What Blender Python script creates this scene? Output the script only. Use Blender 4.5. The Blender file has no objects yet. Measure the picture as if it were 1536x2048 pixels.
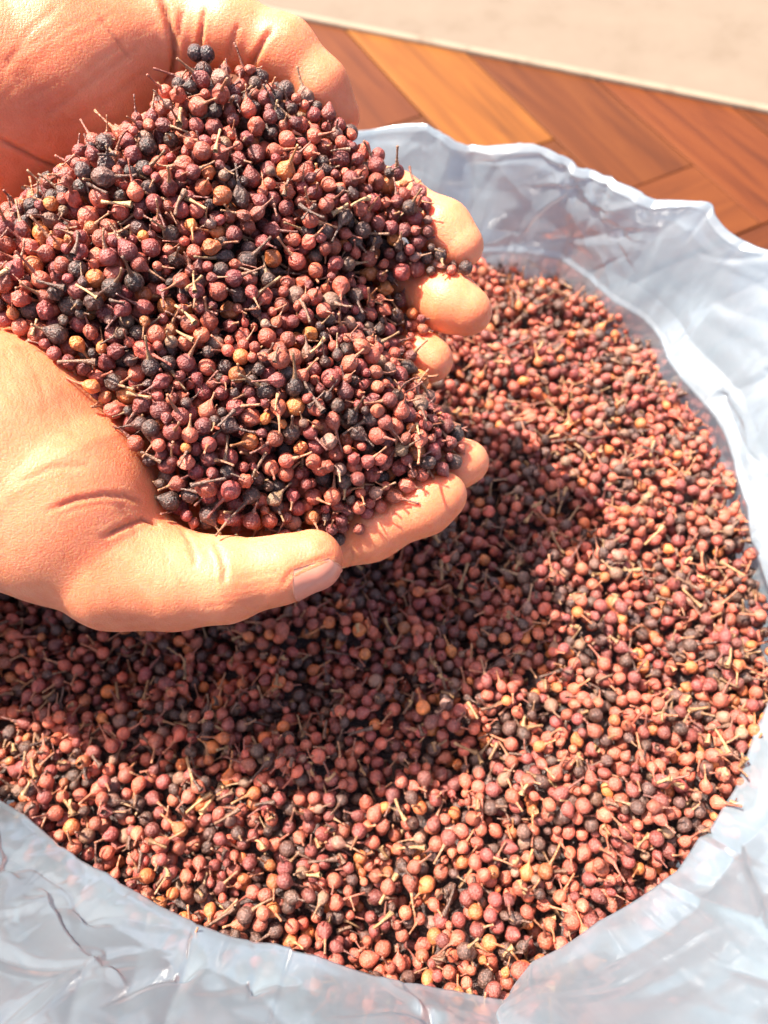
import bpy, bmesh, math, random
import numpy as np
from mathutils import Vector, Matrix, Quaternion
from mathutils.bvhtree import BVHTree
from mathutils.kdtree import KDTree

random.seed(7)
RNG = np.random.default_rng(11)
SC = bpy.context.scene
COL = SC.collection

# ------------------------------------------------------------------ camera
F_PX, U0, V0 = 1540.0, 768.0, 1024.0
PITCH = math.radians(60)
CAM = np.array([0.0, -0.17, 0.294])
FWD = np.array([0.0, math.cos(PITCH), -math.sin(PITCH)])
UPV = np.array([0.0, math.sin(PITCH), math.cos(PITCH)])
RGT = np.array([1.0, 0.0, 0.0])
cd = bpy.data.cameras.new('camera')
cam = bpy.data.objects.new('camera', cd); COL.objects.link(cam)
cam.location = CAM
cam.rotation_euler = (math.radians(90) - PITCH, 0, 0)
cd.sensor_fit = 'VERTICAL'; cd.sensor_height = 36.0
cd.lens = F_PX / 2048.0 * 36.0
cd.clip_start = 0.01; cd.clip_end = 100
cd.dof.use_dof = True; cd.dof.focus_distance = 0.222
cd.dof.aperture_fstop = cd.lens / 2.3
SC.camera = cam

# ------------------------------------------------------------------ light
SUN_EL = math.radians(57)
SUN_DIR = np.array([-0.80, 0.50, 0.0]); SUN_DIR /= np.linalg.norm(SUN_DIR)
w = bpy.data.worlds.new('World'); SC.world = w; w.use_nodes = True
nt = w.node_tree
sky = nt.nodes.new('ShaderNodeTexSky'); sky.sky_type = 'NISHITA'; sky.sun_disc = False
sky.sun_elevation = SUN_EL; sky.air_density = 0.7; sky.dust_density = 4.0; sky.ozone_density = 0.3
sky.sun_rotation = math.atan2(SUN_DIR[0], SUN_DIR[1])
bg = nt.nodes['Background']; bg.inputs['Strength'].default_value = 0.12
nt.links.new(sky.outputs[0], bg.inputs['Color'])
sd = bpy.data.lights.new('sun', 'SUN'); sd.energy = 5.0; sd.angle = math.radians(0.5); sd.color = (1.0, 0.93, 0.82)
so = bpy.data.objects.new('sun', sd); COL.objects.link(so)
sv = Vector((SUN_DIR[0] * math.cos(SUN_EL), SUN_DIR[1] * math.cos(SUN_EL), math.sin(SUN_EL)))
so.rotation_euler = sv.to_track_quat('Z', 'Y').to_euler(); so.location = sv * 2
SC.view_settings.view_transform = 'Standard'; SC.view_settings.look = 'None'
SC.view_settings.exposure = 1.6; SC.view_settings.gamma = 1.0
SC.view_settings.use_curve_mapping = False

# ------------------------------------------------------------------ helpers
def P(u, v, d):
    """photo pixel + depth along the lens axis -> point in the room"""
    return CAM + FWD * d + RGT * ((u - U0) / F_PX * d) + UPV * ((V0 - v) / F_PX * d)
def proj(p):
    q = np.asarray(p) - CAM
    d = q @ FWD
    return U0 + F_PX * (q @ RGT) / d, V0 - F_PX * (q @ UPV) / d, d
def tag(o, label=None, cat=None, group=None, kind=None):
    if label: o['label'] = label
    if cat: o['category'] = cat
    if group: o['group'] = group
    if kind: o['kind'] = kind
    return o
def link(name, me, parent=None, mat=None):
    o = bpy.data.objects.new(name, me); COL.objects.link(o)
    if parent is not None: o.parent = parent
    if mat is not None and me is not None and not me.materials: me.materials.append(mat)
    return o
def np_mesh(name, V, F, smooth=True):
    V = np.ascontiguousarray(V, dtype=np.float32); F = np.ascontiguousarray(F, dtype=np.int32)
    n, k = F.shape
    me = bpy.data.meshes.new(name)
    me.vertices.add(len(V)); me.vertices.foreach_set('co', V.ravel())
    me.loops.add(n * k); me.loops.foreach_set('vertex_index', F.ravel())
    me.polygons.add(n); me.polygons.foreach_set('loop_start', np.arange(0, n * k, k, dtype=np.int32))
    if smooth: me.polygons.foreach_set('use_smooth', np.ones(n, dtype=bool))
    me.update(calc_edges=True)
    return me
def box_bm(bm, c, s, rz=0.0, bevel=0.0):
    r = bmesh.ops.create_cube(bm, size=1.0)
    M = Matrix.Translation(c) @ Matrix.Rotation(rz, 4, 'Z') @ Matrix.Diagonal((*s, 1))
    bmesh.ops.transform(bm, matrix=M, verts=r['verts'])
    if bevel:
        es = list({e for v in r['verts'] for e in v.link_edges})
        bmesh.ops.bevel(bm, geom=es, offset=bevel, segments=2, affect='EDGES', profile=0.6)
def bm_mesh(name, bm):
    me = bpy.data.meshes.new(name); bm.to_mesh(me); bm.free(); return me
_perm = RNG.random((64, 64))
def vnoise(x, y):
    xi = np.floor(x).astype(int); yi = np.floor(y).astype(int)
    fx = x - xi; fy = y - yi
    fx = fx * fx * (3 - 2 * fx); fy = fy * fy * (3 - 2 * fy)
    g = lambda a, b: _perm[a % 64, b % 64]
    return (g(xi, yi) * (1 - fx) + g(xi + 1, yi) * fx) * (1 - fy) + (g(xi, yi + 1) * (1 - fx) + g(xi + 1, yi + 1) * fx) * fy - 0.5

# ------------------------------------------------------------------ materials
class N:
    def __init__(s, name):
        s.m = bpy.data.materials.new(name); s.m.use_nodes = True
        s.t = s.m.node_tree; s.b = s.t.nodes['Principled BSDF']; s.out = s.t.nodes['Material Output']
    def n(s, typ, **kw):
        q = s.t.nodes.new('ShaderNode' + typ)
        for k, v in kw.items():
            if hasattr(q, k): setattr(q, k, v)
            else: q.inputs[k].default_value = v
        return q
    def l(s, a, b): s.t.links.new(a, b)
    def ramp(s, fac, stops):
        r = s.n('ValToRGB'); e = r.color_ramp.elements
        while len(e) < len(stops): e.new(0.5)
        for i, (p, c) in enumerate(stops):
            e[i].position = p; e[i].color = (*c, 1) if len(c) == 3 else c
        s.l(fac, r.inputs['Fac']); return r.outputs['Color']
    def mix(s, fac, a, b, blend='MIX'):
        q = s.t.nodes.new('ShaderNodeMix'); q.data_type = 'RGBA'; q.blend_type = blend
        for sock, v in ((q.inputs[0], fac), (q.inputs[6], a), (q.inputs[7], b)):
            if hasattr(v, 'is_linked'): s.l(v, sock)
            else: sock.default_value = v if not isinstance(v, tuple) else (*v, 1)[:4]
        return q.outputs[2]
    def bump(s, h, strength, dist, normal=None):
        q = s.n('Bump'); q.inputs['Strength'].default_value = strength; q.inputs['Distance'].default_value = dist
        s.l(h, q.inputs['Height'])
        if normal is not None: s.l(normal, q.inputs['Normal'])
        return q.outputs['Normal']

def berry_material(name, source):
    s = N(name)
    pos = s.n('NewGeometry').outputs['Position']
    if source == 'object': base = s.n('ObjectInfo').outputs['Color']
    else:
        a = s.n('Attribute'); a.attribute_name = 'col'; base = a.outputs['Color']
    n1 = s.n('TexNoise', Scale=420.0, Detail=4.0, Roughness=0.6); s.l(pos, n1.inputs['Vector'])
    n2 = s.n('TexNoise', Scale=1500.0, Detail=3.0, Roughness=0.65); s.l(pos, n2.inputs['Vector'])
    vo = s.n('TexVoronoi', Scale=900.0); vo.feature = 'DISTANCE_TO_EDGE'; s.l(pos, vo.inputs['Vector'])
    c1 = s.mix(1.0, base, s.ramp(n1.outputs['Fac'], [(0.30, (0.62, 0.55, 0.55)), (0.70, (1.3, 1.25, 1.15))]), 'MULTIPLY')
    dust = s.ramp(n2.outputs['Fac'], [(0.50, (0, 0, 0)), (0.70, (0.62, 0.62, 0.62))])
    dcol = s.mix(0.5, base, (0.68, 0.35, 0.27))
    c2 = s.mix(dust, c1, dcol)
    s.l(c2, s.b.inputs['Base Color'])
    s.b.inputs['Roughness'].default_value = 0.35
    s.b.inputs['Specular IOR Level'].default_value = 0.55
    nn = s.bump(n2.outputs['Fac'], 0.8, 0.0007)
    nn = s.bump(vo.outputs['Distance'], 0.6, 0.0005, nn)
    s.l(nn, s.b.inputs['Normal'])
    return s.m
M_BERRY = berry_material('berry_skin', 'object')
M_BERRY_S = berry_material('berry_skin_mass', 'attr')

def skin_material():
    s = N('skin')
    pos = s.n('NewGeometry').outputs['Position']
    big = s.n('TexNoise', Scale=28.0, Detail=3.0); s.l(pos, big.inputs['Vector'])
    fine = s.n('TexNoise', Scale=260.0, Detail=4.0, Roughness=0.6); s.l(pos, fine.inputs['Vector'])
    c = s.ramp(big.outputs['Fac'], [(0.30, (0.62, 0.155, 0.066)), (0.5, (0.73, 0.225, 0.102)), (0.72, (0.78, 0.29, 0.15))])
    c = s.mix(0.25, c, s.ramp(fine.outputs['Fac'], [(0.3, (0.60, 0.16, 0.07)), (0.7, (0.82, 0.36, 0.20))]))
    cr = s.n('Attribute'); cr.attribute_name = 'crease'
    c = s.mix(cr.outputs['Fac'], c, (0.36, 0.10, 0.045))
    s.l(c, s.b.inputs['Base Color'])
    s.b.inputs['Roughness'].default_value = 0.48
    s.b.inputs['Specular IOR Level'].default_value = 0.4
    s.b.inputs['Subsurface Weight'].default_value = 0.8
    s.b.inputs['Subsurface Radius'].default_value = (1.0, 0.28, 0.11)
    s.b.inputs['Subsurface Scale'].default_value = 0.0058
    # skin lines: two stretched cell patterns crossing each other
    mp = s.n('Mapping'); mp.inputs['Rotation'].default_value = (0.4, 0.3, 0.6); mp.inputs['Scale'].default_value = (1.0, 2.6, 1.6); s.l(pos, mp.inputs['Vector'])
    mp2 = s.n('Mapping'); mp2.inputs['Rotation'].default_value = (-0.5, 0.2, -0.5); mp2.inputs['Scale'].default_value = (2.4, 1.0, 1.5); s.l(pos, mp2.inputs['Vector'])
    dist = s.n('TexNoise', Scale=120.0, Detail=2.0); s.l(pos, dist.inputs['Vector'])
    vs = []
    for m_, sc in ((mp, 600.0), (mp2, 460.0)):
        va = s.n('VectorMath'); va.operation = 'MULTIPLY_ADD'
        s.l(dist.outputs['Color'], va.inputs[0]); va.inputs[1].default_value = (0.003, 0.003, 0.003); s.l(m_.outputs[0], va.inputs[2])
        vo = s.n('TexVoronoi', Scale=sc); vo.feature = 'DISTANCE_TO_EDGE'; s.l(va.outputs[0], vo.inputs['Vector'])
        vs.append(s.ramp(vo.outputs['Distance'], [(0.0, (0, 0, 0)), (0.26, (1, 1, 1))]))
    nn = s.bump(vs[0], 0.19, 0.0003)
    nn = s.bump(vs[1], 0.13, 0.00035, nn)
    pore = s.n('TexNoise', Scale=1400.0, Detail=2.0); s.l(pos, pore.inputs['Vector'])
    nn = s.bump(pore.outputs['Fac'], 0.15, 0.0003, nn)
    s.l(nn, s.b.inputs['Normal'])
    return s.m
M_SKIN = skin_material()

def nail_material():
    s = N('nail')
    s.b.inputs['Base Color'].default_value = (0.66, 0.25, 0.165, 1)
    s.b.inputs['Roughness'].default_value = 0.30
    s.b.inputs['Subsurface Weight'].default_value = 0.4
    s.b.inputs['Subsurface Radius'].default_value = (1, .4, .25)
    s.b.inputs['Subsurface Scale'].default_value = 0.003
    return s.m
M_NAIL = nail_material()

def film_material():
    s = N('plastic_film')
    pos = s.n('NewGeometry').outputs['Position']
    uv = s.n('Attribute'); uv.attribute_name = 'unrolled'; uvv = uv.outputs['Vector']
    n1 = s.n('TexNoise', Scale=22.0, Detail=5.0, Roughness=0.6, Distortion=0.6); s.l(pos, n1.inputs['Vector'])
    nn = None
    for rot, sc, nscale, st_, di in ((0.5, (3.2, 1.0, 1.0), 20.0, 0.38, 0.0030), (-0.7, (1.0, 3.4, 1.0), 17.0, 0.32, 0.0028), (1.2, (2.4, 1.0, 1.0), 75.0, 0.14, 0.0008)):
        mp = s.n('Mapping'); mp.inputs['Rotation'].default_value = (0, 0, rot); mp.inputs['Scale'].default_value = sc; s.l(uvv, mp.inputs['Vector'])
        nz = s.n('TexNoise', Scale=nscale, Detail=2.5, Roughness=0.5, Distortion=0.9); nz.noise_type = 'RIDGED_MULTIFRACTAL'; nz.normalize = True
        s.l(mp.outputs[0], nz.inputs['Vector'])
        nn = s.bump(nz.outputs['Fac'], st_, di, nn)
    s.t.nodes.remove(s.b)
    df = s.n('BsdfDiffuse'); df.inputs['Color'].default_value = (0.37, 0.46, 0.52, 1); s.l(nn, df.inputs['Normal'])
    tl = s.n('BsdfTranslucent'); tl.inputs['Color'].default_value = (0.47, 0.56, 0.62, 1); s.l(nn, tl.inputs['Normal'])
    tp = s.n('BsdfTransparent'); tp.inputs['Color'].default_value = (0.93, 0.96, 0.98, 1)
    m1 = s.n('MixShader'); m1.inputs[0].default_value = 0.55; s.l(df.outputs[0], m1.inputs[1]); s.l(tl.outputs[0], m1.inputs[2])
    m2 = s.n('MixShader'); s.l(s.ramp(n1.outputs['Fac'], [(0.3, (0.26,) * 3), (0.7, (0.50,) * 3)]), m2.inputs[0]); s.l(m1.outputs[0], m2.inputs[1]); s.l(tp.outputs[0], m2.inputs[2])
    lw = s.n('LayerWeight'); lw.inputs['Blend'].default_value = 0.35; s.l(nn, lw.inputs['Normal'])
    fr = s.ramp(lw.outputs['Fresnel'], [(0.0, (0.06,) * 3), (0.6, (0.36,) * 3)])
    g1 = s.n('BsdfGlossy'); g1.inputs['Roughness'].default_value = 0.30; s.l(nn, g1.inputs['Normal'])
    g2 = s.n('BsdfGlossy'); g2.inputs['Roughness'].default_value = 0.10; s.l(nn, g2.inputs['Normal'])
    mg = s.n('MixShader'); mg.inputs[0].default_value = 0.5; s.l(g1.outputs[0], mg.inputs[1]); s.l(g2.outputs[0], mg.inputs[2])
    m3 = s.n('MixShader'); s.l(fr, m3.inputs[0]); s.l(m2.outputs[0], m3.inputs[1]); s.l(mg.outputs[0], m3.inputs[2])
    s.l(m3.outputs[0], s.out.inputs['Surface'])
    return s.m
M_FILM = film_material()

def plank_material():
    s = N('parquet_wood')
    tc = s.n('TexCoord').outputs['Object']
    oi = s.n('ObjectInfo')
    mp = s.n('Mapping'); mp.inputs['Scale'].default_value = (5, 60, 60); s.l(tc, mp.inputs['Vector'])
    va = s.n('VectorMath'); va.operation = 'MULTIPLY_ADD'; s.l(oi.outputs['Random'], va.inputs[0]); va.inputs[1].default_value = (37, 11, 23); s.l(mp.outputs[0], va.inputs[2])
    n1 = s.n('TexNoise', Scale=1.0, Detail=5.0, Roughness=0.6, Distortion=0.8); s.l(va.outputs[0], n1.inputs['Vector'])
    c = s.ramp(n1.outputs['Fac'], [(0.25, (0.060, 0.015, 0.003)), (0.5, (0.112, 0.029, 0.005)), (0.8, (0.155, 0.045, 0.008))])
    c = s.mix(1.0, c, oi.outputs['Color'], 'MULTIPLY')
    s.l(c, s.b.inputs['Base Color'])
    s.b.inputs['Roughness'].default_value = 0.5; s.b.inputs['Specular IOR Level'].default_value = 0.2
    s.l(s.bump(n1.outputs['Fac'], 0.15, 0.001), s.b.inputs['Normal'])
    return s.m
M_PLANK = plank_material()
def simple(name, col, rough, stain=None, scale=9.0):
    s = N(name)
    pos = s.n('NewGeometry').outputs['Position']
    n1 = s.n('TexNoise', Scale=scale, Detail=6.0, Roughness=0.65); s.l(pos, n1.inputs['Vector'])
    if stain: s.l(s.ramp(n1.outputs['Fac'], [(0.28, stain), (0.46, col), (0.7, tuple(min(1, x * 1.08) for x in col))]), s.b.inputs['Base Color'])
    else: s.b.inputs['Base Color'].default_value = (*col, 1)
    s.b.inputs['Roughness'].default_value = rough; s.b.inputs['Specular IOR Level'].default_value = 0.12
    s.l(s.bump(n1.outputs['Fac'], 0.3, 0.002), s.b.inputs['Normal'])
    return s.m
M_WALL = simple('painted_plaster', (0.165, 0.126, 0.094), 0.85, (0.145, 0.108, 0.078), 16.0)
M_EDGE = simple('painted_edge', (0.24, 0.18, 0.13), 0.85, (0.16, 0.11, 0.08), 30.0)
M_SUB = simple('floor_gap', (0.05, 0.02, 0.01), 0.9)

# ------------------------------------------------------------------ floor and wall
FZ = -0.20
bm = bmesh.new(); box_bm(bm, (0, 0.0, FZ - 0.03), (3, 3, 0.04))
floor = link('floor', bm_mesh('floor', bm), mat=M_SUB); tag(floor, 'orange brown wooden parquet floor behind the bag', kind='structure')
bm = bmesh.new(); box_bm(bm, (0, 0, 0), (0.42, 0.098, 0.018), bevel=0.0012)
plank_me = bm_mesh('plank', bm); plank_me.materials.append(M_PLANK)
def on_floor(u, v):
    d = P(u, v, 1.0) - CAM; return (CAM + d * ((FZ - CAM[2]) / d[2]))[:2]
# herringbone: the brighter yellow-orange board runs between two joints seen behind the bag, its end meets the crosswise boards
pa, pb = on_floor(925, 98), on_floor(1110, 278)
e1 = (pb - pa) / np.linalg.norm(pb - pa); e2 = np.array([-e1[1], e1[0]])
ang = math.atan2(e1[1], e1[0])
L_, W_ = 0.4212, 0.0996
origin = pb - e1 * L_ - e2 * W_
for i in range(-16, 17):
    for j in range(-5, 6):
        for kind in (0, 1):
            if kind == 0: cx_, cy_ = i * W_ + L_ / 2 + j * L_, i * W_ + W_ / 2 - j * L_
            else: cx_, cy_ = i * W_ + L_ + W_ / 2 + j * L_, (i + 1) * W_ - L_ / 2 - j * L_
            c = origin + e1 * cx_ + e2 * cy_
            if not (-0.95 < c[0] < 0.95 and -0.3 < c[1] < 1.15): continue
            o = link('plank', plank_me, floor)
            o.location = (c[0], c[1], FZ - 0.009 + random.uniform(-0.0004, 0.0004))
            o.rotation_euler = (0, 0, ang + (math.pi / 2 if kind else 0))
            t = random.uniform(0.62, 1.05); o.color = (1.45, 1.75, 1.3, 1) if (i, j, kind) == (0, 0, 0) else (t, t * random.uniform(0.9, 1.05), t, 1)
wa = np.array([-0.123, 0.79]); wb = np.array([0.406, 0.60])
wd = (wb - wa) / np.linalg.norm(wb - wa); wn = np.array([-wd[1], wd[0]])
wc = (wa + wb) / 2
rz = math.atan2(wd[1], wd[0])
bm = bmesh.new(); c = wc + wn * 0.512; box_bm(bm, (c[0], c[1], FZ - 0.0030), (2.6, 1.0, 0.012), rz)
ledge = link('ledge', bm_mesh('ledge', bm), mat=M_WALL); tag(ledge, 'low cream painted ledge with stains, behind the wooden floor', kind='structure')
bm = bmesh.new(); c = wc + wn * 0.006; box_bm(bm, (c[0], c[1], FZ - 0.0015), (2.6, 0.0115, 0.0110), rz, 0.003)
link('edge_strip', bm_mesh('edge_strip', bm), ledge, M_EDGE)

# ------------------------------------------------------------------ plastic bag
BC = np.array([0.0, -0.015])
EDGE = [(950, 530), (1110, 545), (1180, 600), (1290, 690), (1350, 780), (1430, 900), (1480, 1100), (1525, 1230), (1530, 1350), (1480, 1480), (1390, 1650),
        (1330, 1740), (1180, 1840), (1060, 1920), (1005, 1990), (900, 1970), (640, 1900), (560, 1880), (480, 1868), (370, 1820), (240, 1740), (100, 1670), (0, 1590),
        (-110, 1420), (-180, 1150), (-150, 900), (0, 700), (250, 580), (600, 535), (800, 520)]
EP = np.array([(lambda d: CAM + d * (-CAM[2] / d[2]))(P(u, v, 1.0) - CAM)[:2] for u, v in EDGE]) - BC
EA = np.arctan2(EP[:, 1], EP[:, 0]) % (2 * np.pi); ER = np.hypot(EP[:, 0], EP[:, 1]); _o = np.argsort(EA); EA, ER = EA[_o], ER[_o] + 0.0
_ja = np.sort(np.random.default_rng(8).uniform(0, 2 * np.pi, 46)); _jr = np.random.default_rng(9).normal(0, 0.0017, 46)
def edge_r(a): return np.interp(a % (2 * np.pi), _ja, _jr, period=2 * np.pi) + np.interp(a % (2 * np.pi), np.r_[EA[-1] - 2 * np.pi, EA, EA[0] + 2 * np.pi], np.r_[ER[-1], ER, ER[0]])
def build_bag():
    NA, prof = 1500, []
    def seg(p0, p1, n): 
        for t in np.linspace(0, 1, n, endpoint=False): prof.append(((1 - t) * p0[0] + t * p1[0], (1 - t) * p0[1] + t * p1[1], (1 - t) * p0[2] + t * p1[2], 0.0))
    # (radius, height, wrinkle weight)
    # the fourth number lets the film tuck over the berries where it is slack
    seg4 = lambda p0, p1, n: prof.extend([tuple((1 - t) * a_ + t * b_ for a_, b_ in zip(p0, p1)) for t in np.linspace(0, 1, n, endpoint=False)])
    seg4((0.154, -0.030, 0.05, 0.006), (0.160, -0.004, 0.12, 0.010), 12)
    seg4((0.160, -0.004, 0.12, 0.010), (0.161, 0.010, 0.25, 0.000), 18)
    seg4((0.161, 0.010, 0.25, 0.000), (0.171, 0.020, 0.9, 0.000), 20)
    seg4((0.171, 0.020, 0.9, 0.000), (0.200, 0.058, 1.0, 0.000), 70)
    seg((0.200, 0.058, 1.0), (0.2035, 0.0605, 0.8), 5)
    seg((0.2035, 0.0605, 0.8), (0.207, 0.056, 0.8), 6)
    seg((0.207, 0.056, 0.8), (0.205, -0.05, 1.0), 40)
    seg((0.205, -0.05, 1.0), (0.190, FZ + 0.006, 0.6), 30)
    prof.append((0.175, FZ + 0.003, 0.0, 0.0)); prof.append((0.02, FZ + 0.003, 0.0, 0.0))
    pr = np.array(prof); NP = len(pr)
    sl = np.concatenate([[0], np.cumsum(np.hypot(*np.diff(pr[:, :2], axis=0).T))])
    A = np.linspace(0, 2 * np.pi, NA, endpoint=False)
    a, s_ = np.meshgrid(A, sl, indexing='ij')
    x = a * 0.18                                   # unrolled coordinate along the rim
    per = 2 * np.pi * 0.18
    r0 = pr[None, :, 0] + 0 * a; z0 = pr[None, :, 1] + 0 * a; wt = pr[None, :, 2] + 0 * a
    disp = np.zeros_like(a)
    rg = np.random.default_rng(5)
    def ridge(x0, s0, th, Ln, w1, w2, am, curve, one_sided):
        dx = (x - x0 + per / 2) % per - per / 2; ds = s_ - s0
        m = (np.abs(dx) < Ln + 0.02) & (np.abs(ds) < Ln + 0.02)
        if not m.any(): return
        dx = dx[m]; ds = ds[m]
        al = dx * math.cos(th) + ds * math.sin(th); ac = -dx * math.sin(th) + ds * math.cos(th)
        ac = ac + curve * al * al
        t = al / Ln
        env = np.where(t > 0, np.clip(1 - t, 0, 1), np.clip(1 + t * (8 if one_sided else 1), 0, 1))
        wl, wr = w1 * (0.5 + env), w2 * (0.5 + env)
        q = np.where(ac > 0, ac / wr, -ac / wl)
        q = np.clip(1 - q, 0, 1)
        disp[m] += am * env ** 0.7 * q ** 1.5
    for k in range(150):                             # broad soft folds
        ridge(rg.uniform(0, per), rg.uniform(0.0, 0.30), rg.normal(math.pi / 2, 0.6), rg.uniform(0.025, 0.07), rg.uniform(.007, .02), rg.uniform(.007, .02),
              rg.uniform(0.001, 0.0042) * rg.choice([-1, 1]), rg.uniform(-5, 5), False)
    for k in range(190):                             # crumple points with sharp creases running out of them
        x0, s0 = rg.uniform(0, per), rg.uniform(0.01, 0.30)
        t0 = rg.uniform(0, 6.28)
        for q_ in range(int(rg.integers(2, 6))):
            ridge(x0, s0, t0 + q_ * rg.uniform(0.7, 1.7), rg.uniform(0.012, 0.055), rg.uniform(.0014, .004), rg.uniform(.003, .010),
                  rg.uniform(0.0008, 0.0030) * rg.choice([-1, 1], p=[.3, .7]), rg.uniform(-9, 9), True)
    low = 0.010 * (vnoise(a * 14 / (2 * np.pi) * 1.0 + 3, s_ * 14) ) 
    # periodic low-frequency wobble
    wob = sum(amp * np.cos(n * a + ph) for n, amp, ph in ((2, .0030, .4), (3, .0030, 1.9), (5, .0028, 4.0), (7, .0024, 2.2), (11, .0022, .7), (17, .0016, 5.1)))
    rimz = sum(amp * np.cos(n * a + ph) for n, amp, ph in ((3, .0035, 2.9), (5, .003, .9), (8, .0030, 3.3), (13, .0022, 1.2), (21, .0012, .5)))
    top = np.clip((z0 - 0.0) / 0.06, 0, 1)
    fade = np.where(np.arange(NP)[None, :] < 120, np.clip(1 - (z0 - 0.012) / 0.048, 0, 1) ** 1.3, 0.0)
    r = r0 + (edge_r(a) - 0.160) * fade + (disp + wob * (1 - 0.85 * fade)) * wt
    deg = np.degrees(a)
    slack = np.clip(0.5 - 0.9 * np.sin(a) + 0.25 * np.cos(a), 0.0, 1.0)
    r = r + pr[None, :, 3] * slack
    rimz = rimz - 0.011 * np.clip((84 - deg) / 6, 0, 1) * np.clip((deg - 44) / 6, 0, 1)
    z = z0 + rimz * top + 0.35 * disp * wt
    ang_ = a
    # gathered pleats: the film runs back over itself for a few degrees
    for pc, pw, am in ((math.radians(283), 0.05, 0.085),):
        d = (a - pc + math.pi) % (2 * math.pi) - math.pi
        env = np.clip((s_ - 0.02) / 0.03, 0, 1) * wt
        ang_ = ang_ - am * env * np.tanh(d / (pw * 0.45)) * np.exp(-(d / pw) ** 2 * 0.35)
        r = r - 0.004 * env * np.tanh(d / (pw * 0.6)) * np.exp(-(d / pw) ** 2 * 0.4)
        z = z - 0.004 * env * np.tanh(d / (pw * 0.6)) * np.exp(-(d / pw) ** 2 * 0.4)
    z = np.maximum(z, FZ + 0.003)
    X = BC[0] + r * np.cos(ang_); Y = BC[1] + r * np.sin(ang_)
    V = np.stack([X, Y, z], -1).reshape(-1, 3)
    i = np.arange(NA)[:, None]; j = np.arange(NP - 1)[None, :]
    i2 = (i + 1) % NA
    F = np.stack([i * NP + j, i2 * NP + j, i2 * NP + j + 1, i * NP + j + 1], -1).reshape(-1, 4)
    me = np_mesh('plastic_bag', V, F)
    at = me.attributes.new('unrolled', 'FLOAT_VECTOR', 'POINT')
    at.data.foreach_set('vector', np.stack([x, s_, 0 * x], -1).reshape(-1, 3).astype(np.float32).ravel())
    return me
bag = link('plastic_bag', build_bag(), mat=M_FILM)
tag(bag, 'large clear crinkled plastic bag full of dried berries, standing open on the floor', 'bag')

# ------------------------------------------------------------------ hands (one continuous skin each)
def cone(p, a, b, ra, rb):
    ba = b - a; t = np.clip(((p - a) @ ba) / (ba @ ba), 0, 1)
    return np.linalg.norm(p - a - t[..., None] * ba, axis=-1) - (ra + (rb - ra) * t)
def smin(a, b, k):
    h = np.clip(k - np.abs(a - b), 0, None) / k
    return np.minimum(a, b) - h * h * k * 0.25
def chain(pts): return [(P(*p[:3]), p[3] / 1000.0) for p in pts]
class HandField:
    def __init__(s, palm, fingers, k_palm=0.012, k_in=0.005, k_join=0.009, k_sep=0.0016):
        s.palm = [chain(c) for c in palm]; s.fingers = [chain(c) for c in fingers]
        s.k = (k_palm, k_in, k_join, k_sep)
    def chain_d(s, p, ch, k):
        d = None
        for (a, ra), (b, rb) in zip(ch, ch[1:]):
            e = cone(p, a, b, ra, rb); d = e if d is None else smin(d, e, k)
        return d
    def __call__(s, p):
        kp, ki, kj, ks = s.k
        dp = None
        for ch in s.palm:
            e = s.chain_d(p, ch, ki); dp = e if dp is None else smin(dp, e, kp)
        out = None
        for ch in s.fingers:
            e = smin(s.chain_d(p, ch, ki), dp, kj)
            out = e if out is None else smin(out, e, ks)
        return out
    def bounds(s):
        q = np.array([c for ch in s.palm + s.fingers for c, r in ch]); r = max(r for ch in s.palm + s.fingers for c, r in ch)
        lo = np.min([c - r_ for ch in s.palm + s.fingers for c, r_ in ch], axis=0) - 0.006
        hi = np.max([c + r_ for ch in s.palm + s.fingers for c, r_ in ch], axis=0) + 0.006
        return lo, hi
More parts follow.
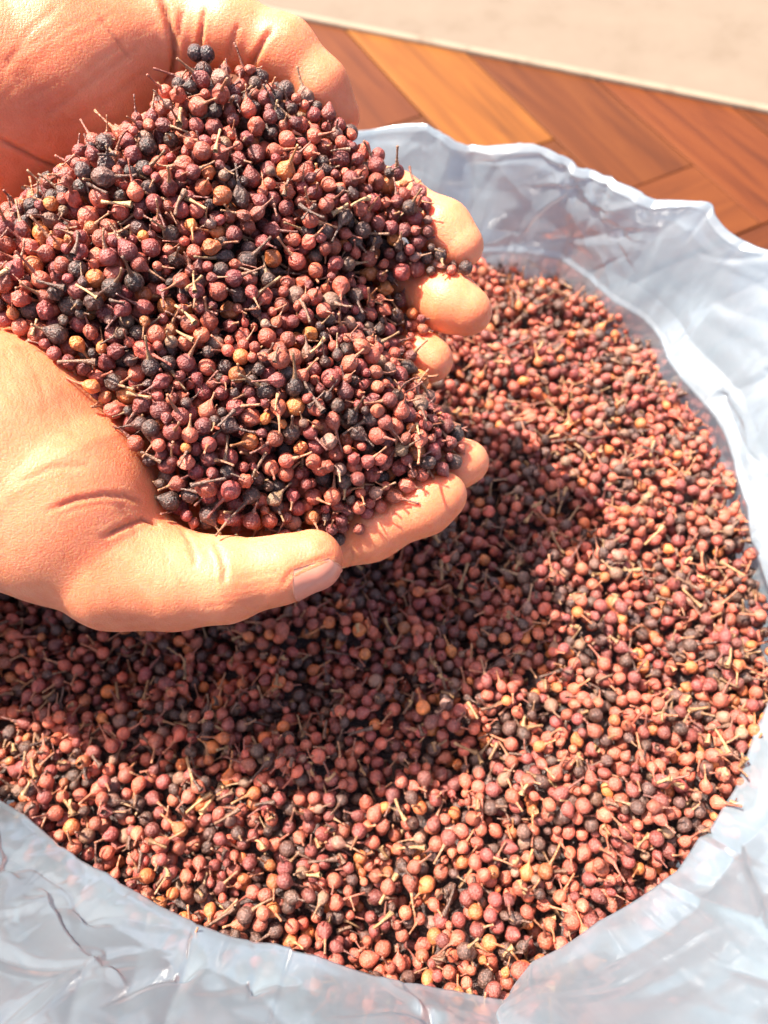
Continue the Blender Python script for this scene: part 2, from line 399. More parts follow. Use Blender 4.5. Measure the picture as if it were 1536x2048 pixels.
def surface_nets(field, h):
    lo, hi = field.bounds(); n = np.ceil((hi - lo) / h).astype(int) + 1
    G = np.full(n, 1.0, dtype=np.float32)
    # coarse pass finds the blocks near the skin
    B = 12
    for bi in range(0, n[0], B):
        for bj in range(0, n[1], B):
            ks = np.arange(0, n[2], B)
            cs = np.stack([np.full(len(ks), bi + B / 2), np.full(len(ks), bj + B / 2), ks + B / 2], -1) * h + lo
            dc = field(cs)
            for bk, d in zip(ks, dc):
                e = (min(bi + B, n[0]), min(bj + B, n[1]), min(bk + B, n[2]))
                if abs(d) > B * h * 1.0:
                    G[bi:e[0], bj:e[1], bk:e[2]] = d; continue
                I = np.stack(np.meshgrid(np.arange(bi, e[0]), np.arange(bj, e[1]), np.arange(bk, e[2]), indexing='ij'), -1)
                G[bi:e[0], bj:e[1], bk:e[2]] = field(I * h + lo)
    ins = G < 0
    S = np.zeros(n - 1, dtype=np.int8)
    corners = [(i, j, k) for i in (0, 1) for j in (0, 1) for k in (0, 1)]
    for c in corners: S += ins[c[0]:n[0] - 1 + c[0], c[1]:n[1] - 1 + c[1], c[2]:n[2] - 1 + c[2]]
    cells = np.argwhere((S > 0) & (S < 8))
    idx = np.full(n - 1, -1, dtype=np.int64); idx[tuple(cells.T)] = np.arange(len(cells))
    acc = np.zeros((len(cells), 3)); cnt = np.zeros(len(cells))
    for c in corners:
        for ax in range(3):
            if c[ax]: continue
            c2 = list(c); c2[ax] = 1
            A_ = cells + np.array(c); B_ = cells + np.array(c2)
            ga = G[tuple(A_.T)]; gb = G[tuple(B_.T)]
            m = (ga < 0) != (gb < 0)
            t = ga[m] / (ga[m] - gb[m])
            q = np.tile(np.array(c, float), (m.sum(), 1)); q[:, ax] = t
            acc[m] += q; cnt[m] += 1
    V = (cells + acc / cnt[:, None]) * h + lo
    faces = []
    for ax in range(3):
        b, c = (ax + 1) % 3, (ax + 2) % 3
        sh = [slice(None)] * 3; s0 = list(sh); s1 = list(sh)
        s0[ax] = slice(0, n[ax] - 1); s1[ax] = slice(1, n[ax])
        ch = np.argwhere(ins[tuple(s0)] != ins[tuple(s1)])
        ok = (ch[:, b] > 0) & (ch[:, c] > 0) & (ch[:, b] < n[b] - 1) & (ch[:, c] < n[c] - 1)
        ch = ch[ok]
        def g(db, dc_):
            q = ch.copy(); q[:, b] += db; q[:, c] += dc_; return idx[tuple(q.T)]
        quad = np.stack([g(-1, -1), g(0, -1), g(0, 0), g(-1, 0)], -1)
        flip = ~ins[tuple(ch.T)]
        quad[flip] = quad[flip][:, ::-1]
        faces.append(quad)
    F = np.concatenate(faces); F = F[(F >= 0).all(1)]
    for _ in range(2):                       # settle the vertices on the skin
        e = 2e-4; d = field(V)
        g = np.stack([field(V + np.eye(3)[q] * e) - d for q in range(3)], -1) / e
        V = V - g * (d / np.maximum((g * g).sum(-1), 0.2))[:, None] * 0.9
    nrm = g / np.maximum(np.linalg.norm(g, axis=-1, keepdims=True), 1e-6)
    return V, F, nrm

def build_hand(name, field, creases, label):
    LIP = 0.0004
    V, F, nrm = surface_nets(field, 0.0009)
    bvh = BVHTree.FromPolygons([Vector(v) for v in V], F.tolist())
    cr = np.zeros(len(V))
    off = np.zeros(len(V))
    for pts, depth, width in creases:
        q = []
        for (u0, v0), (u1, v1) in zip(pts, pts[1:]):
            for t in np.linspace(0, 1, 8, endpoint=False):
                d = P(u0 + (u1 - u0) * t, v0 + (v1 - v0) * t, 1.0) - CAM
                hit = bvh.ray_cast(Vector(CAM), Vector(d).normalized())
                if hit[0] is not None: q.append(np.array(hit[0]))
        if len(q) < 2: continue
        q = np.array(q); lo = q.min(0) - width * 4; hi = q.max(0) + width * 4
        sel = np.where(((V > lo) & (V < hi)).all(1))[0]
        if not len(sel): continue
        dm = np.full(len(sel), 9.0); tpos = np.zeros(len(sel))
        for k, (a, b) in enumerate(zip(q, q[1:])):
            if np.linalg.norm(b - a) > 0.02: continue
            e = cone(V[sel], a, b, 0, 0); m = e < dm
            dm[m] = e[m]; tpos[m] = k / len(q)
        taper = np.clip(np.minimum(tpos, 1 - tpos) * 6 + 0.25, 0, 1)
        g = np.exp(-(dm / width) ** 2) * taper
        off[sel] -= depth * g
        off[sel] += (depth * 0.15 if depth > LIP else 0) * np.exp(-((dm - width * 2.4) / (width * 1.3)) ** 2) * taper   # swollen lips of the fold
        cr[sel] = np.maximum(cr[sel], g * min(1, depth / 0.0009) * 0.7)
    lump = 0.00025 * (vnoise(V[:, 0] * 70 + 9, V[:, 1] * 70 + V[:, 2] * 40) + vnoise(V[:, 0] * 70 + V[:, 2] * 60, V[:, 1] * 70))
    V = V + nrm * (off + lump)[:, None]
    me = np_mesh(name, V, F)
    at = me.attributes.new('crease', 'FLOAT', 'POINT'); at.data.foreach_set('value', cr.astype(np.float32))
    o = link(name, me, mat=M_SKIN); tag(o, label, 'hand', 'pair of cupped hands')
    return o, BVHTree.FromPolygons([Vector(v) for v in V], F.tolist())

left_field = HandField(
    palm=[[(-1180, 190, .33, 30), (-800, 190, .30, 26), (-420, 190, .275, 31), (-200, 215, .262, 40), (0, 200, .259, 39), (130, 160, .258, 33), (224, 110, .254, 20)],
          [(-420, 120, .275, 28), (0, 150, .275, 26), (340, 60, .258, 15)],
          [(-420, 120, .275, 28), (100, 260, .285, 22), (420, 250, .278, 14)],
          [(-420, 120, .275, 28), (100, 380, .29, 18), (430, 400, .286, 13)],
          [(-420, 150, .275, 28), (100, 480, .29, 17), (430, 540, .288, 12)]],
    fingers=[[(340, 55, .255, 14.5), (460, 62, .249, 10.8), (570, 105, .249, 9.6), (640, 175, .252, 8.6), (674, 232, .256, 7.6)],
             [(420, 250, .278, 13), (620, 330, .278, 10), (790, 400, .268, 8.8), (886, 460, .260, 8.8), (922, 492, .258, 7.4)],
             [(430, 400, .286, 12.5), (640, 490, .281, 10), (800, 562, .27, 8.9), (900, 606, .261, 9.1), (937, 624, .259, 7.8)],
             [(430, 540, .288, 11.5), (620, 620, .284, 8.6), (770, 682, .274, 7.6), (850, 715, .265, 7.4), (866, 722, .264, 6.4)],
             [(-40, 90, .275, 24), (130, -120, .29, 14), (260, -230, .30, 11)]])
right_field = HandField(
    palm=[[(-1180, 1000, .32, 30), (-800, 960, .29, 26), (-420, 920, .262, 30), (-200, 850, .238, 41), (0, 920, .233, 38), (130, 1010, .229, 29), (240, 1132, .227, 17.2)],
          [(-420, 920, .262, 28), (0, 1000, .262, 24), (330, 1095, .264, 14)],
          [(-420, 920, .262, 28), (50, 900, .282, 20), (380, 960, .28, 13)],
          [(-420, 900, .265, 28), (50, 800, .287, 18), (400, 820, .289, 13)],
          [(-420, 880, .265, 28), (50, 700, .288, 17), (400, 690, .29, 12)]],
    fingers=[[(240, 1132, .227, 17.2), (350, 1160, .226, 14.0), (450, 1160, .226, 11.8), (555, 1141, .227, 9.2), (624, 1120, .228, 9.2)],
             [(330, 1095, .264, 13.5), (560, 1105, .262, 11), (740, 1060, .254, 9.6), (850, 1008, .2505, 9.2), (888, 990, .25, 7.4)],
             [(380, 960, .28, 13), (600, 950, .276, 10.5), (800, 935, .267, 9.3), (910, 927, .262, 8.2), (940, 923, .262, 6.2)],
             [(400, 820, .289, 12.5), (600, 850, .286, 10), (780, 860, .281, 9), (850, 868, .278, 8)],
             [(400, 690, .29, 11.5), (580, 740, .288, 8.6), (740, 775, .284, 7.5)]])
left_creases = [
    ([(318, -10), (334, 30), (345, 70), (350, 110), (346, 150), (330, 165)], .0018, .0009),
    ([(408, 10), (404, 45), (400, 85), (398, 120)], .0011, .0007),
    ([(366, 15), (358, 60), (352, 100)], .0006, .0008),
    ([(478, 45), (470, 70), (456, 115)], .0005, .0007),
    ([(545, 55), (528, 80), (505, 125), (498, 140)], .0010, .0008),
    ([(0, 278), (40, 300), (80, 322), (120, 338)], .0008, .0007),
    ([(195, 30), (225, 70), (262, 120)], .0004, .0006),
    ([(130, 0), (60, 60), (0, 150)], .0002, .0008),
    ([(300, 75), (200, 150), (80, 240)], .0002, .0009),
    ([(320, 120), (230, 190), (130, 260)], .0002, .0008)]
right_creases = [
    ([(95, 1022), (150, 1000), (205, 990), (250, 992), (285, 1003)], .0007, .0007),
    ([(110, 1032), (160, 1014), (210, 1006), (262, 1012)], .0003, .0006),
    ([(30, 970), (100, 935), (180, 930)], .0003, .0007),
    ([(205, 1075), (245, 1055), (285, 1038), (318, 1050)], .0009, .0007),
    ([(235, 1010), (262, 1040), (275, 1075)], .0003, .0006),
    ([(362, 1058), (378, 1080), (388, 1105), (392, 1130)], .0006, .0007),
    ([(425, 1080), (442, 1110), (450, 1140), (446, 1165)], .0007, .0007),
    ([(408, 1085), (424, 1120), (428, 1150)], .0003, .0006),
    ([(396, 1082), (408, 1112), (412, 1140)], .0003, .0006),
    ([(465, 1158), (510, 1150), (560, 1142)], .00016, .0006),
    ([(450, 1180), (500, 1175), (555, 1160)], .00016, .0006),
    ([(430, 1198), (480, 1192), (540, 1178)], .00016, .0006),
    ([(400, 1215), (470, 1206), (540, 1190)], .00016, .0006),
    ([(566, 1172), (572, 1158), (584, 1143), (606, 1132), (640, 1118), (668, 1112)], .0005, .0006),
    ([(775, 1000), (790, 1030), (800, 1060)], .0003, .0006), ([(640, 1100), (655, 1080)], .0002, .0005),
    ([(700, 1085), (706, 1110), (700, 1135)], .0004, .0006)]
lr = np.random.default_rng(3)          # the net of fine lines on the ball of the thumb and the thumb joint
for k in range(16):
    u0, v0 = lr.uniform(0, 230), lr.uniform(690, 900)
    left_or = lr.uniform(70, 190)
    right_creases.append(([(u0, v0), (u0 - 0.16 * left_or + lr.normal(0, 8), v0 - left_or * .5), (u0 - 0.40 * left_or, v0 - left_or)], .00012, .00045))
for k in range(10):
    u0, v0 = lr.uniform(190, 420), lr.uniform(1060, 1130)
    right_creases.append(([(u0, v0), (u0 + 28 + lr.normal(0, 9), v0 + 34), (u0 + 40 + lr.normal(0, 12), v0 + 72)], .00012, .00045))
for k in range(14):
    u0, v0 = lr.uniform(0, 330), lr.uniform(0, 230)
    left_creases.append(([(u0, v0), (u0 - 50, v0 + 34 + lr.normal(0, 8)), (u0 - 105, v0 + 68 + lr.normal(0, 12))], .00012, .00045))
hand_l, bvh_l = build_hand('hand', left_field, left_creases, 'upper bare cupped hand, palm and edge of index finger next to the wooden floor')
hand_r, bvh_r = build_hand('hand', right_field, right_creases, 'lower bare cupped hand with its thumb and thumbnail in front of the berry heap')
BVHS = (bvh_l, bvh_r)

def build_nail():
    a = P(555, 1141, .227); b = P(624, 1120, .228)
    ax = (b - a) / np.linalg.norm(b - a)
    tocam = CAM - b; tocam -= ax * (tocam @ ax); tocam /= np.linalg.norm(tocam)
    side = np.cross(ax, tocam); side /= np.linalg.norm(side)
    if side @ UPV > 0: side = -side
    th0 = math.radians(58)
    NS, NW = 26, 22
    V = np.zeros((NS, NW, 3)); V2 = np.zeros((NS, NW, 3))
    c0 = a + ax * 0.0028
    for i in range(NS):
        s = i / (NS - 1)
        for j in range(NW):
            q = j / (NW - 1) * 2 - 1
            # rounded cuticle and rounded free edge
            ss = s * 0.0155
            if s < 0.25: ss += 0.0022 * q * q * (1 - s / 0.25)
            if s > 0.75: ss -= 0.0030 * q * q * ((s - 0.75) / 0.25)
            th = th0 + q * math.radians(52)
            d = math.cos(th) * tocam + math.sin(th) * side
            c = c0 + ax * ss
            r = 0.004
            for _ in range(14): r -= float(right_field((c + d * r)[None])[0]) * 0.8
            r = min(max(r, 0.0058), 0.012)
            lift = 0.00055 * (1 - q ** 4) - 0.0002
            V[i, j] = c + d * (r + lift); V2[i, j] = c + d * (r - 0.0006)
    ix = np.arange(NS * NW).reshape(NS, NW); n = NS * NW
    F = [np.stack([ix[:-1, :-1], ix[:-1, 1:], ix[1:, 1:], ix[1:, :-1]], -1).reshape(-1, 4)]
    rim = np.concatenate([ix[0, :], ix[1:, -1], ix[-1, -2::-1], ix[-2:0:-1, 0]])
    F.append(np.stack([rim, np.roll(rim, -1), np.roll(rim, -1) + n, rim + n], -1))
    return np_mesh('thumbnail', np.concatenate([V.reshape(-1, 3), V2.reshape(-1, 3)]), np.concatenate(F))
tag(link('thumbnail', build_nail(), hand_r, M_NAIL), 'short pinkish thumbnail')

# ------------------------------------------------------------------ berries: shapes
def ico(sub):
    b = bmesh.new(); bmesh.ops.create_icosphere(b, subdivisions=sub, radius=1.0)
    b.verts.ensure_lookup_table()
    V = np.array([v.co[:] for v in b.verts]); F = np.array([[v.index for v in f.verts] for f in b.faces]); b.free()
    return V, F
def uvs(seg, ring):
    b = bmesh.new(); bmesh.ops.create_uvsphere(b, u_segments=seg, v_segments=ring, radius=1.0); bmesh.ops.triangulate(b, faces=b.faces)
    V = np.array([v.co[:] for v in b.verts]); F = np.array([[v.index for v in f.verts] for f in b.faces]); b.free()
    return V, F
def n3(V, f, s): return vnoise(V[:, 0] * f + s, V[:, 1] * f + V[:, 2] * f * 0.7 + s * 1.7) + vnoise(V[:, 2] * f + s * .3, V[:, 0] * f - V[:, 1] * f * .6 + s)
def berry_shape(V, kind, seed):
    V = V.copy(); z = V[:, 2]
    if kind == 'round': wr, tp, el = 0.05, 0.10, 1.0
    elif kind == 'drop': wr, tp, el = 0.05, 0.45, 1.12
    else: wr, tp, el = 0.17, 0.22, 1.1
    r = 1 + wr * (n3(V, 1.7, seed) + 0.6 * np.abs(n3(V, 3.2, seed + 5)) - 0.2)
    if kind == 'shrivelled': r -= 0.12 * np.abs(np.sin(np.arctan2(V[:, 1], V[:, 0]) * 3.0 + seed)) * np.sqrt(np.clip(1 - z * z, 0, 1))
    V *= r[:, None]
    t = np.clip((z - 0.15) / 0.85, 0, 1)
    V[:, :2] *= (1 - tp * t ** 1.2)[:, None]
    V[:, 2] *= el
    V[:, 2] += tp * 0.7 * t ** 3
    return V
def stem_shape(seed, sides=6, segs=6):
    g = np.random.default_rng(100 + seed)
    L = g.uniform(1.2, 2.9); bend = g.uniform(-0.5, 0.5) * L * 0.35; bend2 = g.uniform(-0.3, 0.3)
    V, F = [], []
    for i in range(segs + 1):
        t = i / segs
        c = np.array([bend * t * t + bend2 * 0.3 * math.sin(t * 3.1), bend2 * 0.5 * t * t, 0.92 + L * t])
        rad = 0.20 * (1 - t) ** 3 + 0.112 + (0.06 if i == segs else 0) + (0.03 if i == segs - 1 else 0)
        for k in range(sides):
            th = 2 * math.pi * k / sides
            V.append(c + rad * np.array([math.cos(th), math.sin(th), 0]))
    for i in range(segs):
        for k in range(sides):
            a = i * sides + k; b = i * sides + (k + 1) % sides
            F += [[a, b, b + sides], [a, b + sides, a + sides]]
    top = len(V); V.append(c + np.array([0, 0, 0.05]))
    for k in range(sides): F.append([segs * sides + k, segs * sides + (k + 1) % sides, top])
    return np.array(V), np.array(F)
KINDS = ['round'] * 5 + ['drop'] * 4 + ['shrivelled'] * 6
HI = [(berry_shape(ico(4)[0], k, 3.1 * i), ico(4)[1]) for i, k in enumerate(KINDS)]
MID = [(berry_shape(ico(3)[0], k, 3.1 * i), ico(3)[1]) for i, k in enumerate(KINDS)]
BASIC = [(berry_shape(uvs(8, 5)[0], k, 3.1 * i), uvs(8, 5)[1]) for i, k in enumerate(KINDS)]
LOW = [(berry_shape(uvs(10, 7)[0], k, 3.1 * i), uvs(10, 7)[1]) for i, k in enumerate(KINDS)]
STEM = [stem_shape(i) for i in range(12)]
STEM_LO = [stem_shape(i, 4, 3) for i in range(12)]
PALETTE = [('brick red', (0.44, 0.098, 0.056)), ('dark maroon', (0.23, 0.042, 0.036)), ('purplish black', (0.058, 0.029, 0.023)),
           ('orange brown', (0.55, 0.15, 0.040)), ('greyish brown', (0.23, 0.125, 0.085))]
PW = [0.42, 0.24, 0.17, 0.11, 0.06]
STEMCOL = [(0.16, 0.085, 0.05), (0.30, 0.17, 0.08), (0.09, 0.05, 0.035), (0.40, 0.25, 0.12)]

# ------------------------------------------------------------------ berries: packing
def settle(target, mask, H, x0, y0, g, r_rng, rng, cand=9, stop=500, lim=0.0):
    """drop berries one by one into the lowest of a few spots until the heap reaches its surface"""
    nx, ny = H.shape
    R = 8
    ty, tx = np.gradient(target, g); slope = np.sqrt(1 + np.clip(tx * tx + ty * ty, 0, 4)) - 1
    ii, jj = np.mgrid[-R:R + 1, -R:R + 1]
    ok = np.argwhere(mask)
    out = []; miss = 0
    pend = 0
    while miss < stop and len(out) < 12000:
        r = rng.uniform(*r_rng) if rng.random() > 0.25 else rng.uniform(r_rng[0] * 0.62, r_rng[0])
        best = None
        for i, j in ok[rng.integers(0, len(ok), cand)]:
            if i < R or j < R or i >= nx - R or j >= ny - R: continue
            d2 = (ii * ii + jj * jj) * g * g
            m = d2 < r * r
            z = (H[i - R:i + R + 1, j - R:j + R + 1] + np.sqrt(np.where(m, r * r - d2, 0)))[m].max()
            s = z - target[i, j] - slope[i, j] * r
            if best is None or s < best[0]: best = (s, i, j, z)
        if best is None or best[0] > lim: miss += 1; continue
        s, i, j, z = best
        d2 = (ii * ii + jj * jj) * g * g; m = d2 < r * r
        sub = H[i - R:i + R + 1, j - R:j + R + 1]
        sub[m] = np.maximum(sub[m], z + np.sqrt(r * r - d2[m]) * 0.97)
        out.append((x0 + i * g, y0 + j * g, z - r * 0.06, r)); miss = 0
    return np.array(out)
def orient(B, rng, up=None, tries=7):
    """turn each berry so that its stalk runs through free space where it can"""
    kd = KDTree(len(B))
    for i, b in enumerate(B): kd.insert(b[:3], i)
    kd.balance()
    Q = []
    for i, b in enumerate(B):
        best = None
        for _ in range(tries):
            d = Vector(rng.normal(size=3)); d.z += 0.12; d.normalize()
            pen = 0
            for t in (2.0, 3.2):
                p = Vector(b[:3]) + d * (b[3] * t)
                co, j, dist = kd.find(p)
                if j != i: pen += max(0, B[j, 3] - dist)
            if best is None or pen < best[0]: best = (pen, d)
            if pen == 0: break
        q = best[1].to_track_quat('Z', 'Y') @ Quaternion((0, 0, 1), rng.uniform(0, 6.28))
        Q.append(q)
    return Q
def pick_colours(n, rng, PW):
    idx = rng.choice(len(PALETTE), n, p=PW)
    c = np.array([PALETTE[k][1] for k in idx]) * rng.uniform(0.55, 1.35, (n, 1)) * rng.uniform(0.9, 1.1, (n, 3))
    return idx, np.clip(c, 0.012, 0.8)
class Mass:
    def __init__(s): s.V, s.F, s.C, s.n = [], [], [], 0
    def add(s, V, F, c):
        s.V.append(V); s.F.append(F + s.n); s.C.append(np.tile(np.append(c, 1.0), (len(V), 1))); s.n += len(V)
    def mesh(s, name):
        me = np_mesh(name, np.concatenate(s.V), np.concatenate(s.F))
        at = me.attributes.new('col', 'FLOAT_COLOR', 'POINT'); at.data.foreach_set('color', np.concatenate(s.C).astype(np.float32).ravel())
        me.materials.append(M_BERRY_S); return me
def rotm(q): return np.array(q.to_matrix())
def add_twigs(mass, pts, rng, lens, rad):
    for p in pts:
        L = rng.uniform(*lens); d = rng.normal(size=3); d[2] *= 0.35; d /= np.linalg.norm(d)
        V, F = STEM_LO[rng.integers(12)]
        W = V.copy(); W[:, 2] = (W[:, 2] - 0.92); W[:, 2] *= L / W[:, 2].max(); W[:, 2] -= L / 2
        W[:, :2] *= rad / 0.12
        q = Vector(d).to_track_quat('Z', 'Y')
        mass.add(W @ rotm(q).T + p, F, np.array(STEMCOL[rng.integers(4)]) * rng.uniform(0.8, 1.4))

# --- berries filling the bag (one mass)
rng = np.random.default_rng(21)
g = 0.0006; x0, y0 = -0.205, -0.205; nx, ny = 680, 640
gx, gy = np.meshgrid(x0 + np.arange(nx) * g, y0 + np.arange(ny) * g, indexing='ij')
rad = np.hypot(gx - BC[0], gy - BC[1])
tgt = 0.014 * vnoise(gx * 26 + 4, gy * 26 + 1) + 0.011 * vnoise(gx * 75 + 14, gy * 75 + 31) + 0.009 * vnoise(gx * 120 + 4, gy * 120 + 3) + 0.004
tgt -= 0.005 * np.clip((rad - 0.14) / 0.03, 0, 1) * (gy > -0.05)
Hm = (tgt - 0.0105).astype(float)
B = settle(tgt, rad < edge_r(np.arctan2(gy - BC[1], gx - BC[0])) + 0.002 + 0.008 * np.clip(0.5 - 0.9 * np.sin(np.arctan2(gy - BC[1], gx - BC[0])), 0, 1), Hm, x0, y0, g, (0.0023, 0.0029), rng, cand=7, stop=60)
Q = orient(B, rng)
ci, cc = pick_colours(len(B), rng, [0.41, 0.25, 0.19, 0.09, 0.06])
cc = cc * 0.94 + 0.06 * np.array([0.42, 0.22, 0.16])
mass = Mass()
for b, q, c in zip(B, Q, cc):
    R_ = rotm(q); k = rng.integers(len(LOW))
    gi, gj = int((b[0] - x0) / g), int((b[1] - y0) / g); deep = tgt[gi, gj] - b[2] > 0.0055
    V, F = (BASIC if deep else LOW)[k]
    mass.add((V * b[3]) @ R_.T + b[:3], F, c)
    if not deep and rng.random() < 0.8:
        V, F = STEM_LO[rng.integers(12)]
        mass.add((V * b[3]) @ R_.T + b[:3], F, c * 0.5 + np.array(STEMCOL[rng.integers(4)]) * 0.6)
tw = B[rng.integers(0, len(B), 1100), :3] + np.array([0, 0, 0.0028])
add_twigs(mass, tw[:420], rng, (0.005, 0.012), 0.00045)
add_twigs(mass, tw[420:], rng, (0.0018, 0.005), 0.0005)
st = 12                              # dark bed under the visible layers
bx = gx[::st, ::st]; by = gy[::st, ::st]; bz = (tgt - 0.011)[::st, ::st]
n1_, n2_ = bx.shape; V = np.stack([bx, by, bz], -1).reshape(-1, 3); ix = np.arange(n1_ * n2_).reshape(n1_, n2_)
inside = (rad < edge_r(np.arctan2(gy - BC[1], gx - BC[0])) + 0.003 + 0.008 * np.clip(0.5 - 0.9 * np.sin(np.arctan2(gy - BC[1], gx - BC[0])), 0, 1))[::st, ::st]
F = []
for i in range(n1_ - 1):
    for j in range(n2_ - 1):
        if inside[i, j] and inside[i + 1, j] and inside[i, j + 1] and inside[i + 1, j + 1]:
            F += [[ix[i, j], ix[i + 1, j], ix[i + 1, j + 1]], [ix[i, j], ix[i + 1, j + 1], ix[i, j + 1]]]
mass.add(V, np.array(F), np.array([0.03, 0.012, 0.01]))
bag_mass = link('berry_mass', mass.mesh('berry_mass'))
tag(bag_mass, 'loose dried red brown and blackish berries with stalks filling the plastic bag', 'berries', kind='stuff')
print('bag berries', len(B))

# --- heap of berries in the hands
HEAP = [(-110, 495, .238), (0, 418, .239), (120, 338, .238), (230, 262, .237), (328, 174, .236), (400, 112, .235), (500, 122, .238), (600, 168, .241),
        (690, 235, .246), (780, 318, .249), (860, 398, .252), (925, 480, .252), (938, 565, .254), (868, 600, .257), (835, 715, .258), (862, 800, .256),
        (930, 868, .253), (915, 980, .247), (800, 1052, .244), (640, 1068, .238), (480, 1095, .228), (400, 1055, .226), (300, 1008, .224),
        (250, 870, .217), (160, 760, .214), (60, 682, .214), (-110, 610, .217)]
HP = np.array([P(*h) for h in HEAP])
rng = np.random.default_rng(33)
g = 0.0006
lo = HP[:, :2].min(0) - 0.012; hi = HP[:, :2].max(0) + 0.012
nx, ny = np.ceil((hi - lo) / g).astype(int)
x0, y0 = lo
gx, gy = np.meshgrid(x0 + np.arange(nx) * g, y0 + np.arange(ny) * g, indexing='ij')
ins = np.zeros(gx.shape, bool); dist = np.full(gx.shape, 9.0); wsum = np.zeros(gx.shape); zsum = np.zeros(gx.shape)
for a, b in zip(HP, np.roll(HP, -1, axis=0)):
    cond = (a[1] > gy) != (b[1] > gy)
    with np.errstate(divide='ignore', invalid='ignore'):
        xc = (b[0] - a[0]) * (gy - a[1]) / (b[1] - a[1]) + a[0]
    ins ^= cond & (gx < xc)
    ba = b[:2] - a[:2]; t = np.clip(((gx - a[0]) * ba[0] + (gy - a[1]) * ba[1]) / (ba @ ba), 0, 1)
    d = np.hypot(gx - a[0] - t * ba[0], gy - a[1] - t * ba[1]); dist = np.minimum(dist, d)
    wq = np.linalg.norm(ba) / (d + 0.002) ** 2
    wsum += wq; zsum += wq * (a[2] + (b[2] - a[2]) * t)
zb = zsum / wsum
dd = np.where(ins, dist, 0)
top = zb + 0.019 * (1 - np.exp(-dd / 0.017)) + (0.008 * vnoise(gx * 38 + 2, gy * 38 + 7) + 0.008 * vnoise(gx * 95, gy * 95)) * np.clip(dd / 0.01, 0, 1) - 0.002
dp_ = P(770, 500, .235)
top -= 0.012 * np.exp(-((gx - dp_[0]) ** 2 + (gy - dp_[1]) ** 2) / 0.016 ** 2) * np.clip(dd / 0.008, 0, 1)
tgx, tgy = np.gradient(top, g)
steep = np.sqrt(1 + np.clip(tgx ** 2 + tgy ** 2, 0, 4))
base = top - 0.0115 * steep
down = Vector((0, 0, -1))
st = 2
hz = np.full(gx.shape, -1.0)
for i in range(0, nx, st):
    for j in range(0, ny, st):
        best = -1.0
        for bv in BVHS:
            h = bv.ray_cast(Vector((gx[i, j], gy[i, j], 0.4)), down)
            if h[0] is not None: best = max(best, h[0].z)
        hz[i:i + st, j:j + st] = best
Hh = np.maximum(base, hz).astype(float)
Hh[~ins] = np.maximum(hz, -1)[~ins]
B = settle(top, ins, Hh, x0, y0, g, (0.0022, 0.0029), rng, cand=9, stop=250, lim=0.0005)
keep = np.array([min(float(left_field(b[None, :3])[0]), float(right_field(b[None, :3])[0])) > b[3] * 0.55 for b in B])
B = B[keep]
print('heap berries', len(B))
# two blackish berries that stand upright against the palm
pair = [(P(391, 106, .2345), .0025), (P(414, 109, .2350), .0024)]
Q = orient(B, rng)
ci, cc = pick_colours(len(B), rng, [0.36, 0.32, 0.19, 0.09, 0.04])
# which 300 show largest from the front: coarse depth buffer
W2, H2 = 384, 512
zb_ = np.full((H2, W2), 9.0); idb = np.full((H2, W2), -1)
for k, b in enumerate(B):
    u, v, d = proj(b[:3]); u /= 4; v /= 4; rr = b[3] / d * F_PX / 4
    a0, a1 = int(max(0, v - rr)), int(min(H2 - 1, v + rr)) + 1; b0, b1 = int(max(0, u - rr)), int(min(W2 - 1, u + rr)) + 1
    if a0 >= a1 or b0 >= b1: continue
    yy, xx = np.mgrid[a0:a1, b0:b1]; m = ((xx + .5 - u) ** 2 + (yy + .5 - v) ** 2) < rr * rr
    s = zb_[a0:a1, b0:b1]; m &= d < s
    s[m] = d; idb[a0:a1, b0:b1][m] = k
vis = np.bincount(idb[idb >= 0], minlength=len(B))
order = np.argsort(-vis)
chosen = set(order[:298].tolist())
heap = Mass()
berry_me = [np_mesh('berry', V, F) for V, F in HI]
stem_me = [np_mesh('stem', V, F) for V, F in STEM]
for m_ in berry_me + stem_me: m_.materials.append(M_BERRY)
ZONES = [('beside upper palm', (150, 330)), ('by upper index finger', (540, 190)), ('near the fingertips', (850, 520)),
         ('at heap front tip', (860, 900)), ('above the thumb', (520, 1000)), ('beside thumb base', (220, 790)),
         ('at heap left end', (60, 520)), ('on heap crest', (420, 480)), ('in heap middle', (600, 720))]
ORD = ['', 'first', 'second', 'third', 'fourth', 'fifth', 'sixth', 'seventh', 'eighth', 'ninth', 'tenth', 'eleventh', 'twelfth']
def pointing(d):
    x, y = d @ RGT, d @ UPV
    if math.hypot(x, y) < 0.45: return 'at the viewer' if d @ FWD < 0 else 'away'
    return ['right', 'upper right', 'up', 'upper left', 'left', 'lower left', 'down', 'lower right'][int(round(math.degrees(math.atan2(y, x)) / 45)) % 8]
def single_out(objs):
    by = {}
    for o in objs: by.setdefault(o['label'], []).append(o)
    for lab, os_ in by.items():
        if len(os_) < 2: continue
        os_.sort(key=lambda o: proj(o.location)[0])
        for n, o in enumerate(os_, 1):
            o['label'] = lab + (', leftmost' if n == 1 else ', rightmost' if n == len(os_) else f', {ORD[min(n, 12)]} from left')
def place_berry(p, r, q, colour, name, label, group, kind_i, stem_i, sc=None):
    o = link('berry', None if stem_i is not None else berry_me[kind_i])
    o.location = p; o.rotation_mode = 'QUATERNION'; o.rotation_quaternion = q; o.scale = (r, r, r)
    o.color = (*colour, 1)
    tag(o, label, 'berry', group)
    if stem_i is not None:
        o.empty_display_size = 0.5
        link('fruit', berry_me[kind_i], o).color = (*colour, 1)
        link('stem', stem_me[stem_i], o).color = (*sc, 1)
    return o
ALL = []
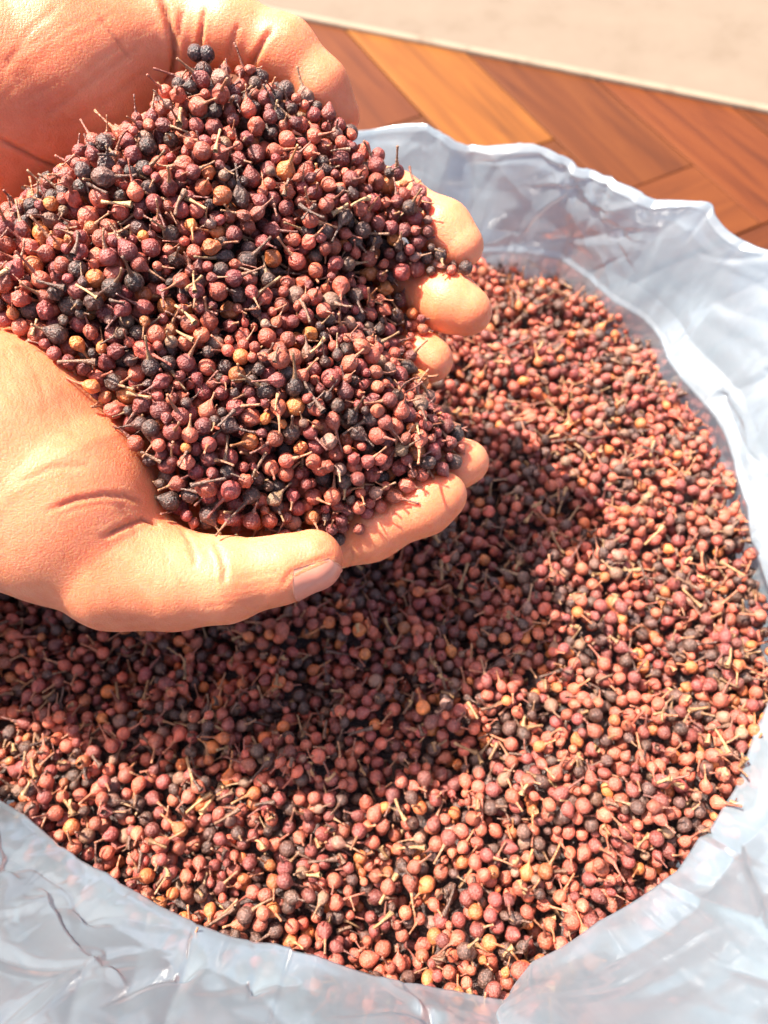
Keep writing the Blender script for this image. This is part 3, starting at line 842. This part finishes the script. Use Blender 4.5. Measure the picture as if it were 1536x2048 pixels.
for k, (b, q, c) in enumerate(zip(B, Q, cc)):
    has = rng.random() < 0.78
    sc = c * 0.45 + np.array(STEMCOL[rng.integers(4)]) * 0.6
    vi = int(rng.integers(len(KINDS))); si = int(rng.integers(12))
    if k in chosen:
        u, v, d = proj(b[:3])
        zone = min(ZONES, key=lambda z: (z[1][0] - u) ** 2 + (z[1][1] - v) ** 2)[0]
        shp = {'round': 'round', 'drop': 'pear shaped', 'shrivelled': 'shrivelled'}[KINDS[vi]]
        lab = f"{shp} {PALETTE[ci[k]][0]} berry, {'stalk pointing ' + pointing(rotm(q) @ np.array([0, 0, 1.0])) if has else 'no stalk'}, {zone}"
        ALL.append(place_berry(b[:3], b[3], q, c, PALETTE[ci[k]][0], lab, 'dried berries ' + zone, vi, si if has else None, sc))
    else:
        V, F = (MID if vis[k] else LOW)[vi]; R_ = rotm(q)
        heap.add((V * b[3]) @ R_.T + b[:3], F, c)
        if has:
            V, F = STEM[si]; heap.add((V * b[3]) @ R_.T + b[:3], F, sc)
single_out(ALL)
for (p, r), side in zip(pair, ('left', 'right')):
    q = Vector((0.05 if side == 'left' else -0.1, 0.1, -1)).to_track_quat('Z', 'Y')
    place_berry(p, r, q, (0.03, 0.016, 0.018), '', f'{side} one of two blackish berries standing upright against the upper palm', 'pair of upright black berries', 0 if side == 'left' else 7, 3, (0.03, 0.018, 0.018))
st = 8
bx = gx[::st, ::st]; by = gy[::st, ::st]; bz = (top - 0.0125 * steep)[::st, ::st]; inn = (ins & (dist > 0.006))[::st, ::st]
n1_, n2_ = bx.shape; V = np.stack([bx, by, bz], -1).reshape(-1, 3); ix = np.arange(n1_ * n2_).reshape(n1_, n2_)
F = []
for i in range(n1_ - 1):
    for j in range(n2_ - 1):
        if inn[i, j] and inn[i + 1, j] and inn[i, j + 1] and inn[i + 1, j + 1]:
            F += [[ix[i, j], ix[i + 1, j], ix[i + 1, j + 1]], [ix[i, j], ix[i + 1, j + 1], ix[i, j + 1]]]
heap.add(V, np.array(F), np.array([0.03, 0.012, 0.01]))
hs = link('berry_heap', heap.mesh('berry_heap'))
tag(hs, 'remaining dried berries and stalks packed in the heap held by the cupped hands', 'berries', kind='stuff')
# loose stalks lying on the heap
vis_list = [k for k in order[:260]]
LOOSE = []
for n in range(46):
    k = vis_list[int(rng.integers(len(vis_list)))]
    b = B[k]
    o = link('stalk', stem_me[n % 12])
    d = rng.normal(size=3); d[2] = abs(d[2]) * 0.3; d /= np.linalg.norm(d)
    o.rotation_mode = 'QUATERNION'; o.rotation_quaternion = Vector(d).to_track_quat('Z', 'Y')
    s = rng.uniform(0.0026, 0.0042); o.scale = (s * 0.9, s * 0.9, s)
    o.location = b[:3] + np.array([0, 0, b[3] + 0.0006]) - d * s * 2.0
    o.color = (*(np.array(STEMCOL[int(rng.integers(4))]) * rng.uniform(0.9, 1.5)), 1)
    u, v, _ = proj(o.location); zone = min(ZONES, key=lambda z: (z[1][0] - u) ** 2 + (z[1][1] - v) ** 2)[0]
    tag(o, f'thin loose stalk without berry pointing {pointing(d)}, {zone}', 'stalk', 'loose stalks on the heap'); LOOSE.append(o)

single_out(LOOSE)
